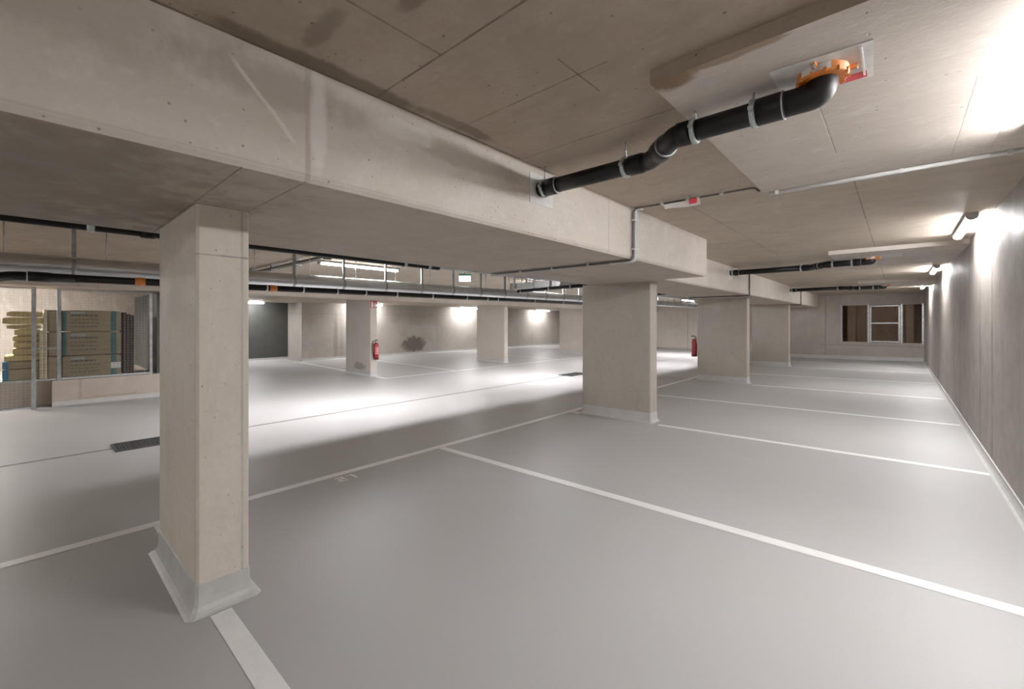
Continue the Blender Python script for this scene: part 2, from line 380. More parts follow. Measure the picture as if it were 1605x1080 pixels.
struct(mb.build('wall_alcove', M['brown_room']))
struct(MB().box(-19.6, -4.3, YF2, YF2 + .2, -.3, CEIL).build('wall_lane_end', M['wall_end']))
struct(MB().box(-4.5, -4.3, YF, YF2, -.3, CEIL).build('wall_return', M['wall_left']))
struct(MB().box(-20.2, 1.0, YB - .2, YB, -.3, CEIL).build('wall_rear', M['wall']))
struct(MB().box(XL - .2, XL, 7.33, YF2, -.2, LOW).build('wall_left', M['wall_left']))
struct(MB().box(XLL, XL - .2, 7.33, 7.53, -.2, LOW).build('wall_left_return', M['wall_left']))
struct(MB().box(XLL - .2, XLL, YB, 7.53, -.2, LOW).build('wall_left_recess', M['wall_dark']))

def skirting(name, p, q, inward, h, t=.012):
    """painted coved upstand along a wall; inward is the unit normal into the room"""
    prof = [(0, h), (t, h), (t, .055), (t + .008, .03), (t + .022, .012), (t + .045, .002), (0, .002)]
    rings = []
    for (x, y) in (p, q):
        rings.append([(x + inward[0] * a, y + inward[1] * a, fz(x) + z) for a, z in prof])
    return struct(MB().loft(rings).build(name, M['epoxy_base']))
skirting('baseboard_right', (XR, YB), (XR, YF), (-1, 0), .085)
skirting('baseboard_far', (-4.3, YF), (XR, YF), (0, -1), .16)
skirting('baseboard_left', (XL, 7.33), (XL, YF2), (1, 0), .12)
skirting('baseboard_recess', (XLL, 3.0), (XLL, 7.33), (1, 0), .12)
skirting('baseboard_lane_end', (XL, YF2), (-4.5, YF2), (0, -1), .06)

al = bpy.data.lights.new('alcove_fill', 'POINT'); al.energy = 5; al.shadow_soft_size = .15; al.color = (1, .86, .74)  # added fill light without a fixture, lifts the room behind the opening
ao = bpy.data.objects.new('alcove_fill', al); C.objects.link(ao); ao.location = (-.5, YF + .9, 2.5)
# galvanised framing in the far opening
W1 = empty('window_1', (-.55, YF - .03, OZ0)); struct(W1)
def wpart(name, x0, x1, z0, z1, d=.05):
    struct(MB().box(x0, x1, YF - .06, YF - .06 + d, z0, z1).build(name, M['galv'], W1))
for x in (OX0 - .03, -.98, .075, OX1 - .035): wpart('post', x, x + .055, OZ0 - .03, OZ1 + .02)
for x in (-.905, .005): wpart('sash_upright', x, x + .05, OZ0 + .05, OZ1 - .03, .035)
for z in (OZ0 + .02, 1.535, OZ1 - .07): wpart('sash_bar', -.905, .055, z, z + .045, .04)

# ------------------------------------------------------------------ columns and beams
def chamfered(x0, x1, y0, y1, c):
    return [(x0 + c, y0), (x1 - c, y0), (x1, y0 + c), (x1, y1 - c), (x1 - c, y1), (x0 + c, y1), (x0, y1 - c), (x0, y0 + c)]
def offs(x0, x1, y0, y1, o, c): return chamfered(x0 - o, x1 + o, y0 - o, y1 + o, c)
def column(x0, x1, y0, y1, label, group, mat='column', top=SOF):
    e = empty('concrete_column', ((x0 + x1) / 2, (y0 + y1) / 2, fz((x0 + x1) / 2)))
    tag(e, label, 'column', group)
    zb = min(fz(x0), fz(x1))
    MB().prism(chamfered(x0, x1, y0, y1, .014), zb - .01, top).build('shaft', M[mat], e)
    rings = []
    for o, z in ((.001, .165), (.006, .163), (.007, .08), (.012, .045), (.024, .022), (.042, .008), (.058, .002)):
        rings.append([(x, y, fz(x) + z) for x, y in offs(x0, x1, y0, y1, o, .014 + o * .3)])
    MB().loft(rings, 0, (True, False), False).build('painted_base', M['epoxy_base'], e)
    return e
NEAR = 'columns between the right bays and the lane'
column(-3.97, -2.93, .62, .885, 'big foreground concrete column with horizontal joint line, nearest the viewer', NEAR, 'column_joint')
column(-4.30, -3.00, 6.72, 6.98, 'wide concrete column under the end of the overhanging beam, second from the viewer', NEAR)
column(-4.29, -3.00, 12.74, 13.0, 'concrete column with a fire extinguisher on its lane side edge, third along the beam', NEAR)
column(-4.20, -3.00, 18.6, 18.86, 'most distant concrete column beside the far wall with the framed opening', NEAR)
FAR = 'columns on the far side of the lane'
column(-13.5, -11.97, 6.9, 7.13, 'concrete column across the lane carrying a red sign and a fire extinguisher', FAR, 'column_far', top=LOW - .001)
column(-13.6, -11.97, 12.89, 13.12, 'bare concrete column across the lane between two glowing wall lamps', FAR, 'column_far', top=LOW - .001)
column(-13.6, -11.97, 19.0, 19.25, 'concrete column across the lane, half hidden behind the overhanging beam column', FAR, 'column_far', top=LOW - .001)

def beam(x0, x1, y0, y1, z0, label, c=.02, mats=('beam', 'soffit')):
    e = empty('concrete_beam', ((x0 + x1) / 2, (y0 + y1) / 2, z0)); tag(e, label, 'beam')
    prof = [(x0, CEIL), (x0, z0 + c), (x0 + c, z0), (x1 - c, z0), (x1, z0 + c), (x1, CEIL)]
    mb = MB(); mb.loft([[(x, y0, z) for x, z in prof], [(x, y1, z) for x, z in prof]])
    # soffit gets the second of the two concretes
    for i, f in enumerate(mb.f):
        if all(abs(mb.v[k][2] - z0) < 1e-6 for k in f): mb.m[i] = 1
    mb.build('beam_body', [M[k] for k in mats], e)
    return e
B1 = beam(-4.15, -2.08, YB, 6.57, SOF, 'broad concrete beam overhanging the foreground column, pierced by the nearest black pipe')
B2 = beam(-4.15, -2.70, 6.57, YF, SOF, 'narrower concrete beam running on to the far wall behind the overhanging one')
B3 = beam(-11.955, -11.55, YB, YF2, SOF, 'concrete beam across the lane behind the silver duct', mats=('soffit', 'beam'))  # colours swapped to paint a shaded face and a lamplit underside
def patch(parent, x, y0, y1, z0, z1):
    MB().box(x - .001, x + .006, y0, y1, z0, z1).build('mortar_patch', M['patch'], parent)
patch(B1, -2.08, 2.52, 2.81, 2.51, 2.745); patch(B2, -2.70, 9.88, 10.2, 2.52, 2.74); patch(B2, -2.70, 16.85, 17.15, 2.54, 2.74)

# ------------------------------------------------------------------ black drain pipes under the ceiling
def drain_pipe(xw, yw, xd, yd, z, xj0, xj1, ceil, label, stick=True, upper=CEIL):
    R = .055
    e = empty('drain_pipe', (xw, yw, z)); tag(e, label, 'pipe', 'black drain pipes under the ceiling')
    a = [(xw + .008, yw, z), (xj0 - .02, yw, z)]
    j = fillet([(xj0 - .03, yw, z), (xj0 + .03, yw, z), (xj1 - .03, yd, z), (xj1 + .03, yd, z)], .06)
    MB().tube(a, R).build('pipe', M['black_pipe'], e)
    MB().tube(fillet([(xj0 - .07, yw, z), (xj0, yw, z), (xj1, yd, z), (xj1 + .08, yd, z)], .11, 8), R + .003, 20).build('offset_bend', M['black_pipe'], e)
    MB().tube([(xj1 + .05, yd, z), (xd - .10, yd, z)], R).build('pipe', M['black_pipe'], e)
    MB().tube(fillet([(xd - .17, yd, z), (xd, yd, z), (xd, yd, ceil - .002)], .15, 10), [R + .004] * 13, 20).build('elbow', M['black_pipe'], e)
    d = Vector((xj1 - xj0, yd - yw, 0)); dn = d.normalized() if d.length else Vector((1, 0, 0))
    mid = Vector(((xj0 + xj1) / 2, (yw + yd) / 2, z))
    def sleeve(c, ax, l, r=R + .009, mat='black_pipe', nm='socket', par=e):
        c = Vector(c); ax = Vector(ax) * l / 2
        pts = [c - ax, c - ax * .96, c + ax * .7, c + ax]
        return MB().tube(pts, [r - .003, r, r, r - .004], 20).build(nm, M[mat], par)
    sleeve((xw + .13, yw, z), (1, 0, 0), .09); sleeve((xj0 - .09, yw, z), (1, 0, 0), .10)
    sleeve(mid, dn, .10, R + .011); sleeve((xj1 + .05, yd, z), (1, 0, 0), .07); sleeve((xd - .20, yd, z), (1, 0, 0), .12)
    for x, y, rc in ((xw + .13, yw, R + .009), (xd - .20, yd, R + .009)):
        sleeve((x + .05, y, z), (1, 0, 0), .006, rc + .003, 'galv', 'seal_ring')
    sleeve(mid + dn * .055, dn, .006, R + .013, 'galv_dull', 'seal_ring')
    for x, y, c in ((xw + .055, yw, upper), (xj0 - .17, yw, upper), (xj1 + .105, yd, ceil), (xd - .275, yd, ceil)):
        cl = sleeve((x, y, z), (1, 0, 0), .024, R + .014, 'zinc_clamp', 'clamp')
        b = MB(); b.tube([(x, y, z + R + .008), (x, y, c)], .005, 8)
        b.tube([(x, y, z + R + .006), (x, y, z + R + .034)], .010, 6, smooth=False); b.build('threaded_rod', M['galv'], cl)
        for sgn in (-1, 1):
            b = MB(); b.box(x - .012, x + .012, y + sgn * (R + .013) - .012, y + sgn * (R + .013) + .012, z - .008, z + .010)
            b.tube([(x, y + sgn * (R + .018), z - .018), (x, y + sgn * (R + .018), z + .022)], .006, 6, smooth=False)
            b.build('clamp_bolt', M['zinc_clamp'], cl)
    # fire collar where the pipe enters the slab
    fc = MB(); fc.tube([(xd, yd, ceil - .045), (xd, yd, ceil - .041), (xd, yd, ceil - .002), (xd, yd, ceil)], [.090, .097, .097, .104], 24)
    for k in range(12):
        aa = 2 * PI * k / 12 + .2; cx, cy = xd + .094 * math.cos(aa), yd + .094 * math.sin(aa)
        fc.box(cx - .006, cx + .006, cy - .006, cy + .006, ceil - .050, ceil - .03)
    fo = fc.build('fire_collar', M['orange'], e)
    for aa in (.15, -1.75, 2.6):
        cx, cy = xd + .120 * math.cos(aa), yd + .120 * math.sin(aa); dx, dy = math.cos(aa), math.sin(aa)
        t = MB(); t.tube([(xd + .07 * dx, yd + .07 * dy, ceil - .022), (cx + .005 * dx, cy + .005 * dy, ceil - .010)], [.018, .009], 6, smooth=False)
        t.build('fixing_tab', M['orange'], fo)
        MB().tube([(cx, cy, ceil - .03), (cx, cy, ceil - .005)], .007, 6, smooth=False).build('bolt', M['galv'], fo)
    lab = MB()
    rings = []
    for k in range(9):
        aa = -2.35 + 1.2 * k / 8
        rings.append([(xd + .099 * math.cos(aa), yd + .099 * math.sin(aa), ceil - .038), (xd + .099 * math.cos(aa), yd + .099 * math.sin(aa), ceil - .008)])
    lab.loft(rings, 0, (False, False), closed=False); lab.build('paper_label', M['white_tape'], fo)
    return e
def ceil_patch(parent, pts, ceil, mat='patch_grey'):
    b = MB(); b.loft([[(x, y, ceil + .001) for x, y in pts], [(x, y, ceil - .006) for x, y in pts]]); return b.build('mortar_plate', M[mat], parent)
D1 = drain_pipe(-2.08, 2.64, -.255, 2.385, 2.63, -1.18, -.92, PAN, 'large black drain pipe with orange fire collar, closest to the viewer')
D2 = drain_pipe(-2.70, 10.05, -.34, 9.75, 2.655, -1.25, -1.0, PAN, 'black drain pipe with orange collar just below the bright slab edge, middle one of three')
D3 = drain_pipe(-2.70, 16.95, -.30, 17.25, 2.665, -1.25, -1.0, PAN, 'small distant black drain pipe in front of the far opening')
ceil_patch(D1, [(-.435, 2.225), (-.075, 2.245), (-.085, 2.575), (-.43, 2.50)], PAN)
MB().box(-.205, -.105, 2.495, 2.555, PAN - .0085, PAN - .0062).build('red_sticker', M['red_label'], D1)
MB().box(-.118, -.110, 2.26, 2.53, PAN - .010, PAN - .0062).build('white_sealant_bead', M['white_tape'], D1)
ceil_patch(D2, [(-.62, 9.60), (.05, 9.60), (.05, 9.95), (-.62, 9.95)], PAN)
ceil_patch(D3, [(-.62, 17.0), (.05, 17.0), (.05, 17.4), (-.62, 17.4)], PAN)

# ------------------------------------------------------------------ lamps
def make_lamp(label, lampmat, group, length=1.55, rotz=0):
    e = empty('ceiling_lamp', (0, 0, 0)); tag(e, label, 'lamp', group)
    L = length / 2
    MB().loft([[(x, y, z) for x, z in ((-.045, 0), (.045, 0), (.052, -.025), (.046, -.042), (-.046, -.042), (-.052, -.025))] for y in (-L, L)]).build('housing', M['lamp_body'], e)
    prof = [(.044 * math.cos(a), -.042 - .038 * math.sin(a)) for a in [PI * k / 10 for k in range(11)]]
    MB().loft([[(x, y, z) for x, z in prof] for y in (-L + .035, L - .035)], smooth=False).build('diffuser', lampmat, e)
    for sgn in (-1, 1):
        pr = [(.049 * math.cos(a), -.038 - .045 * math.sin(a)) for a in [PI * k / 10 for k in range(11)]]
        y0, y1 = sorted((sgn * (L - .037), sgn * L))
        MB().loft([[(x, y, z) for x, z in pr] for y in (y0, y1)]).build('end_cap', M['lamp_body'], e)
    return e
def add_optic(e, power, spread, w=.085, length=1.6, zoff=-.084):
    """downward optic of the lamp: a rectangular light under the diffuser"""
    ld = bpy.data.lights.new('lamp_optic', 'AREA'); ld.shape = 'RECTANGLE'; ld.size = w; ld.size_y = length
    ld.energy = power; ld.spread = math.radians(spread); ld.color = (1, .985, 1.0)
    o = bpy.data.objects.new('lamp_optic', ld); C.objects.link(o); o.parent = e; o.location = (0, 0, zoff); o.rotation_euler = (0, math.radians(12), 0); return o
def place(o, loc, label):
    o.location = loc; o['label'] = label; return o
GR = 'lamps along the right wall'
lr = make_lamp('x', M['lamp_r'], GR)
place(lr, (.60, 7.62, CEIL), 'white batten lamp high on the right wall, largest of the three in view')
place(copy_tree(lr), (.60, 13.4, CEIL), 'white batten lamp on the right wall, second of the row, beyond the bright slab edge')
place(copy_tree(lr), (.60, 19.3, CEIL), 'tiny distant batten lamp on the right wall beside the far opening')
place(copy_tree(lr), (.60, 3.05, PAN), 'batten lamp beside the nearest orange collar, just past the right edge of the picture')
rw = place(copy_tree(lr), (.60, -3.9, CEIL), 'batten lamp on the right wall behind the viewer')
GL = 'lamps over the lane'
ll = make_lamp('x', M['lamp_l'], GL, 1.7)
add_optic(ll, 112, 148)
place(ll, (-7.88, 4.35, CEIL - .06), 'bright batten lamp over the lane, seen above the silver duct between its hangers')
place(copy_tree(ll), (-7.88, 10.2, CEIL - .06), 'bright batten lamp over the lane behind the silver branch duct')
place(copy_tree(ll), (-7.88, 16.0, CEIL - .06), 'distant batten lamp over the lane hidden behind the overhanging beam')
place(copy_tree(ll), (-7.88, 22.0, CEIL - .06), 'batten lamp over the lane at the far end wall')
rear_fill = place(copy_tree(lr), (-2.9, YB + .2, 2.0), 'added fill lamp on the rear wall behind the viewer'); rear_fill.rotation_euler = (0, 0, PI / 2)  # unseen lamp added to brighten the foreground column's left face
def relamp(e, m):
    for ch in e.children:
        if ch.name.startswith('diffuser'):
            ch.data = ch.data.copy(); ch.data.materials[0] = M[m]
relamp(rear_fill, 'lamp_b'); relamp(rw, 'lamp_b')
lane_fill = place(copy_tree(ll), (-7.88, -4.6, CEIL - .06), 'added fill lamp over the lane behind the viewer, left of the picture')  # unseen lamp added to lift the left part of the lane
for ch in list(lane_fill.children):
    if ch.type == 'LIGHT': bpy.data.objects.remove(ch)
relamp(lane_fill, 'lamp_fill')
GF = 'lamps along the far bay wall'
lf = make_lamp('x', M['lamp_f'], GF)
place(lf, (-17.55, 9.95, LOW), 'wall lamp across the lane, hidden behind the column with the fire extinguisher')
place(copy_tree(lf), (-17.55, 16.1, LOW), 'glowing wall lamp across the lane, left of the bare column')
place(copy_tree(lf), (-17.55, 22.6, LOW), 'glowing wall lamp across the lane, right of the bare column')
relamp(place(copy_tree(lf), (-13.9, -1.32, LOW), 'lamp inside the storage cage, left of the picture'), 'lamp_c')
place(copy_tree(lf), (-18.85, 5.45, LOW), 'glowing lamp in front of the dark green-grey wall')

# ------------------------------------------------------------------ silver duct with hangers, black pipe below it
DX = -7.5
def dz(y): return 2.273 + .0065 * y
e = empty('ventilation_duct', (DX, 8, dz(8))); tag(e, 'long silver foil-covered round duct along the lane ceiling', 'duct')
yy = [YB + .1 + .35 * k for k in range(97)]
yy = [y for y in yy if y < YF2 - .1]
MB().tube([(DX, y, dz(y)) for y in yy], [.115 * (1 + .02 * math.sin(7.3 * y) + .012 * math.sin(17.1 * y)) for y in yy], 20).build('duct_body', M['foil'], e)
for k in range(-6, 27):
    y = 2.91 + .853 * k
    if y > YF2 - .3: break
    h = MB(); zt = dz(y)
    if k % 1 == 0:
        h.box(DX + .045, DX + .082, y - .020, y + .020, zt + .06, CEIL)
        for q in range(5): h.box(DX + .0815, DX + .0835, y - .007, y + .007, zt + .14 + q * .08, zt + .17 + q * .08)
    hg = h.build('hanger_channel', M['galv_dull'], e)
    r = MB(); r.tube([(DX - .06, y + .3, zt + .085), (DX - .06, y + .3, CEIL)], .006, 8); r.build('hanger_rod', M['galv'], e)
    b = MB(); b.tube([(DX, y - .02, zt), (DX, y + .02, zt)], .120, 20); b.build('strap', M['galv_dull'], e)

def pz(y): return 2.110 + .0055 * y
PX = -7.2
e = empty('waste_pipe', (PX, 6, pz(6))); tag(e, 'black waste pipe running below the silver duct with pale clamps', 'pipe')
MB().tube([(PX, .02, pz(0)), (PX, 13.6, pz(13.6))], .046, 16).build('pipe', M['black_pipe'], e)
MB().tube(fillet([(PX, .35, pz(0)), (PX, -.18, pz(0)), (PX + .22, -.33, pz(0) - .09), (PX + .1, -1.0, pz(0) - .09)], .14, 8), .050, 16).build('bend', M['black_pipe'], e)
MB().tube([(PX, -.02, pz(0)), (PX, .16, pz(0))], .056, 16).build('socket', M['black_pipe'], e)
for y in (-.02, .02 + .06, 2.02, 2.41, 2.95, 3.52, 4.05, 4.7, 5.55, 6.5, 7.15, 7.5, 8.9, 10.2, 11.5):
    MB().tube([(PX, y - .012, pz(y)), (PX, y + .012, pz(y))], .053, 16).build('clamp', M['zinc_clamp'], e)
for y in (.93, 2.50):
    MB().tube([(PX, y - .05, pz(y)), (PX, y + .05, pz(y))], .052, 16).build('orange_coupling', M['orange'], e)

# black pipe tucked along the beam, and the tray that crosses the lane to the duct
e = empty('cable_pipe', (-4.21, 0, 2.28)); tag(e, 'black pipe along the lane-side edge of the broad beam', 'pipe')
MB().tube([(-4.215, YB + .1, 2.272), (-4.215, 3.35, 2.272)], .034, 14).build('pipe', M['black_dull'], e)
for y in (-2.0, 1.5, 3.0): MB().box(-4.23, -4.2, y - .015, y + .015, 2.30, CEIL).build('hanger_bracket', M['galv_dull'], e)
for y in (-2.0, .28, 2.86, 3.2):
    MB().tube([(-4.215, y - .02, 2.272), (-4.215, y + .02, 2.272)], .041, 14).build('clamp', M['zinc_clamp'], e)
MB().tube([(-4.215, .55, 2.272), (-4.215, .63, 2.272)], .042, 14).build('coupling', M['black_dull'], e)
e = empty('cable_tray', (-6, 3.35, 2.7)); tag(e, 'dark cable tray crossing the lane ceiling from the beam to the silver duct', 'cable tray')
b = MB(); b.box(-11.2, -4.17, 3.30, 3.40, 2.69, 2.697); b.box(-11.2, -4.17, 3.295, 3.302, 2.69, 2.73); b.box(-11.2, -4.17, 3.398, 3.405, 2.69, 2.73); b.build('tray', M['cable'], e)
for x in (-5.2, -6.2, -7.2, -8.4, -9.6, -10.8):
    MB().box(x - .03, x + .03, 3.29, 3.41, 2.66, CEIL).build('bracket', M['cable'], e)
e = empty('cable_tray', (-6.9, 10, 2.7)); tag(e, 'grey perforated cable tray along the lane beside the ceiling lamps', 'cable tray')
b = MB(); b.box(-7.12, -6.92, 3.45, 26.6, 2.71, 2.716)
b.box(-7.125, -7.118, 3.45, 26.6, 2.71, 2.75); b.box(-6.925, -6.918, 3.45, 26.6, 2.71, 2.75); b.build('tray', M['galv_dull'], e)
for k in range(10):
    y = 4.2 + 2.3 * k
    MB().box(-7.13, -6.91, y - .02, y + .02, 2.70, CEIL).build('bracket', M['galv_dull'], e)

# branch duct and pipes behind it
e = empty('branch_duct', (-6.6, 8.3, 2.5)); tag(e, 'flat silver branch duct crossing from the long duct towards the second column', 'duct')
MB().box(-7.365, -5.94, 8.15, 8.42, 2.44, 2.58).build('duct_body', M['foil'], e)
for x in (-7.34, -6.6, -5.96): MB().box(x - .015, x + .015, 8.14, 8.43, 2.43, 2.59).build('flange', M['galv'], e)
MB().box(-7.2, -7.17, 8.1, 8.13, 2.43, CEIL).build('hanger', M['galv'], e)
MB().box(-6.1, -6.07, 8.1, 8.13, 2.43, CEIL).build('hanger', M['galv'], e)
e = empty('ventilation_duct', (-5.8, 15, 2.47)); tag(e, 'second silver duct along the lane, glimpsed between the second and third columns', 'duct')
MB().tube([(-5.85, 8.1, 2.50), (-5.85, 26.5, 2.50)], .075, 18).build('duct_body', M['foil'], e)
for k in range(8):
    y = 9.2 + 2.2 * k
    MB().tube([(-5.85, y, 2.57), (-5.85, y, CEIL)], .006, 6).build('hanger_rod', M['galv'], e)
    MB().tube([(-5.85, y - .015, 2.50), (-5.85, y + .015, 2.50)], .079, 18).build('strap', M['galv_dull'], e)
for i, (y, z, lab) in enumerate(((7.98, 2.355, 'black pipe hung under the flat silver branch duct'), (11.4, 2.33, 'black pipe crossing the lane beyond the branch duct'))):
    e = empty('waste_pipe', (-6, y, z)); tag(e, lab, 'pipe')
    MB().tube([(-6.95, y, z), (-4.4, y + .05, z + .06)], .04, 14).build('pipe', M['black_pipe'], e)
    for x in (-6.85, -6.0, -5.4, -4.9):
        zz = z + .06 * (x + 6.95) / 2.55
        c = MB().tube([(x - .012, y + .02, zz), (x + .012, y + .02, zz)], .058, 14).build('clamp', M['zinc_clamp'], e)
        MB().tube([(x, y + .02, zz + .04), (x, y + .02, CEIL)], .006, 6).build('hanger_rod', M['galv'], c)

# ------------------------------------------------------------------ exit sign over the lane
e = empty('exit_sign', (-7.8, 7.0, 2.68)); tag(e, 'small lit pale green emergency exit sign hung over the silver duct', 'sign')
sb = MB(); sx, sy = -7.8, 7.0
ax, ay = .72, .69                                                          # faces back along the lane
def sp(u, d): return (sx + ax * u + ay * d, sy + ay * u - ax * d)
def sbox(u0, u1, d0, d1, z0, z1):
    b = MB(); b.prism([sp(u0, d0), sp(u1, d0), sp(u1, d1), sp(u0, d1)], z0, z1); return b
sbox(-.15, .15, -.02, .02, 2.72, 2.765).build('housing', M['exit_green'], e)
sbox(-.14, .14, -.006, .006, 2.58, 2.725).build('lit_panel', M['exit_lit'], e)
MB().tube([(sx, sy, 2.76), (sx, sy, CEIL)], .012, 8).build('hanger', M['galv'], e)

# ------------------------------------------------------------------ conduits
YC = 4.31
e = empty('conduit', (-.1, YC, 2.72)); tag(e, 'pale grey conduit along the edge of the thickened slab to the right wall', 'conduit')
MB().tube([(-.84, YC, 2.722), (.76, YC, 2.722)], .016, 12).build('tube', M['conduit'], e)
for x in (-.78, .02, .55):
    MB().box(x - .012, x + .012, YC - .02, YC + .02, 2.705, 2.742).build('clip', M['conduit'], e)
e = empty('conduit', (-2.05, 4.25, 2.5)); tag(e, 'pair of pale conduits that bend down the face of the broad beam', 'conduit')
for k, (off, r, mt) in enumerate(((0, .014, 'conduit'), (.034, .014, 'conduit'), (-.032, .009, 'cable'))):
    y = 4.22 + off; s = .012 + k * .001
    pts = [(-.9, y + .03, CEIL - .018), (-2.06, y, CEIL - .018)] if 0 else [(-.90, 4.27 + off, 2.74), (-.94, 4.27 + off, CEIL - .02), (-2.045 - s, y, CEIL - .02), (-2.045 - s, y, SOF - .02), (-4.14, y, SOF - .02)]
    if k < 2: pts = [(-1.98, y, CEIL - .02), (-2.05, y, CEIL - .02), (-2.05, y, SOF - .022), (-2.35, y, SOF - .022)]
    MB().tube(fillet(pts, .06, 6), r, 10).build('tube', M[mt], e)
for z in (2.36, 2.66):
    MB().box(-2.078, -2.03, 4.165, 4.275, z - .008, z + .008).build('clip', M['conduit'], e)
for x in (-1.5, -1.75, -1.2, -2.6, -3.1, -3.6):
    zz = CEIL if x > -2.08 else SOF
    MB().box(x - .012, x + .012, 4.17, 4.24, zz - .036, zz - .001).build('clip', M['conduit'], e)
MB().tube([(-2.35, 4.22, SOF - .016), (-4.14, 4.22, SOF - .016)], .012, 8).build('cable', M['cable'], e)
# hanging paper label on the conduit
e = empty('paper_tag', (-1.5, 4.22, CEIL - .03)); tag(e, 'white curled paper tag with a red mark stuck on the ceiling conduit', 'label')
rings = []
for k in range(11):
    t = k / 10; x = -1.38 - .34 * t; z = CEIL - .036 - .055 * max(0, t - .35) ** 1.2 - .012 * math.sin(t * 5); y = 4.21 + .02 * math.sin(t * 3)
    rings.append([(x, y - .02, z - .055 * (1 - .55 * t)), (x, y - .06, z + .004)])
b = MB(); b.loft(rings, 0, (False, False), closed=False); b.build('strip', M['white_tape'], e)
MB().box(-1.47, -1.40, 4.145, 4.150, CEIL - .085, CEIL - .040).build('red_mark', M['red_label'], e)
# thin dark conduits that drop on the second beam
for y, lab in ((11.6, 'thin dark conduit running down the beam beneath the middle black pipe'), (19.0, 'thin dark conduit running down the beam beneath the distant black pipe')):
    e = empty('conduit', (-2.68, y, 2.4)); tag(e, lab, 'conduit')
    MB().tube(fillet([(-2.680, y, CEIL - .01), (-2.680, y, SOF - .020), (-4.1, y, SOF - .020)], .012, 5), .016, 10).build('tube', M['cable'], e)
    for z in (2.4, 2.62): MB().box(-2.698, -2.66, y - .025, y + .025, z - .01, z + .01).build('clip', M['galv_dull'], e)

# ------------------------------------------------------------------ fire extinguishers and sign
def extinguisher(loc, ang, label, sc=1.0):
    e = empty('fire_extinguisher', loc); tag(e, label, 'fire extinguisher', 'fire extinguishers on the columns')
    def lathe(pr, mat, nm, par=e):
        return MB().tube([(0, 0, z * sc) for r, z in pr], [r * sc for r, z in pr], 24).build(nm, mat, None)
    parts = []
    parts.append(lathe([(.070, .0), (.080, .01), (.080, .07), (.078, .078)], M['dark_red'], 'base_ring'))
    parts.append(lathe([(.078, .07), (.079, .10), (.079, .42), (.074, .46), (.058, .495), (.036, .515), (.026, .52)], M['red_paint'], 'cylinder'))
    parts.append(lathe([(.026, .515), (.026, .545), (.020, .55), (.020, .575)], M['galv'], 'neck'))
    b = MB(); b.box(-.018, .085, -.012, .012, .575, .592); b.box(-.018, .095, -.010, .010, .60, .612); b.tube([(-.01, 0, .57), (-.01, 0, .61)], .010, 8); parts.append(b.build('lever', M['black_dull'], None))
    b = MB(); b.tube(fillet([(-.01, 0, .56), (-.02, -.11, .57), (-.01, -.125, .30), (.0, -.085, .12)], .06, 6), .011, 10); parts.append(b.build('hose', M['black_dull'], None))
    b = MB(); b.tube([(0, -.085, .19), (0, -.085, .08)], [.012, .018], 10); parts.append(b.build('nozzle', M['black_dull'], None))
    rings = []
    for k in range(9):
        a = -1.0 + 2.0 * k / 8; rings.append([(.0805 * math.cos(a), .0805 * math.sin(a), .17), (.0805 * math.cos(a), .0805 * math.sin(a), .40)])
    b = MB(); b.loft(rings, 0, (False, False), closed=False); lab = b.build('label_field', plain('extinguisher_label', (.62, .10, .09), .4, var=.2, scale=40), None); parts.append(lab)
    b = MB()
    for z, w0, w1 in ((.185, -.75, .75), (.24, -.3, .2), (.265, -.4, .25), (.30, -.25, .1), (.325, -.3, .3), (.36, -.2, .15)):
        rr = []
        for k in range(6):
            a = w0 + (w1 - w0) * k / 5; rr.append([(.0815 * math.cos(a), .0815 * math.sin(a), z), (.0815 * math.cos(a), .0815 * math.sin(a), z + .013)])
        b.loft(rr, 0, (False, False), closed=False)
    parts.append(b.build('lettering', M['sign_white'], None))
    b = MB(); b.box(-.125, -.075, -.03, .03, .38, .50); b.box(-.125, -.07, -.02, .02, .03, .08); parts.append(b.build('bracket', M['galv_dull'], None))
    for p in parts: p.parent = e
    e.rotation_euler = (0, 0, ang)
    return e
extinguisher((-11.97 + .126, 7.02, .46), 0, 'red fire extinguisher with black hose on the column across the lane, below the red sign', 1)
extinguisher((-4.29 - .126, 12.87, .60), PI, 'dark red fire extinguisher seen side-on at the edge of the third column')

e = empty('fire_sign', (-11.965, 7.015, 2.15)); tag(e, 'small square red sign with white extinguisher and flame symbols high on a column', 'sign')
X = -11.965; Y0, Z0, S = 6.905, 2.035, .222
MB().box(X - .004, X, Y0, Y0 + S, Z0, Z0 + S).build('plate', M['sign_red'], e)
def pol(pts, nm, mat='sign_white', d=.002):
    b = MB(); b.loft([[(X + d * .2, Y0 + S * u, Z0 + S * v) for u, v in pts], [(X + d, Y0 + S * u, Z0 + S * v) for u, v in pts]]); return b.build(nm, M[mat], e)
pol([(.12, .08), (.42, .08), (.42, .60), (.37, .70), (.32, .73), (.32, .85), (.24, .92), (.20, .85), (.20, .73), (.14, .68), (.12, .60)], 'extinguisher_symbol')
pol([(.20, .50), (.34, .50), (.34, .58), (.20, .58)], 'symbol_gap', 'sign_red', .003)
pol([(.56, .30), (.62, .12), (.74, .06), (.86, .14), (.90, .32), (.86, .52), (.80, .44), (.77, .66), (.70, .76), (.66, .56), (.58, .46)], 'flame_symbol')

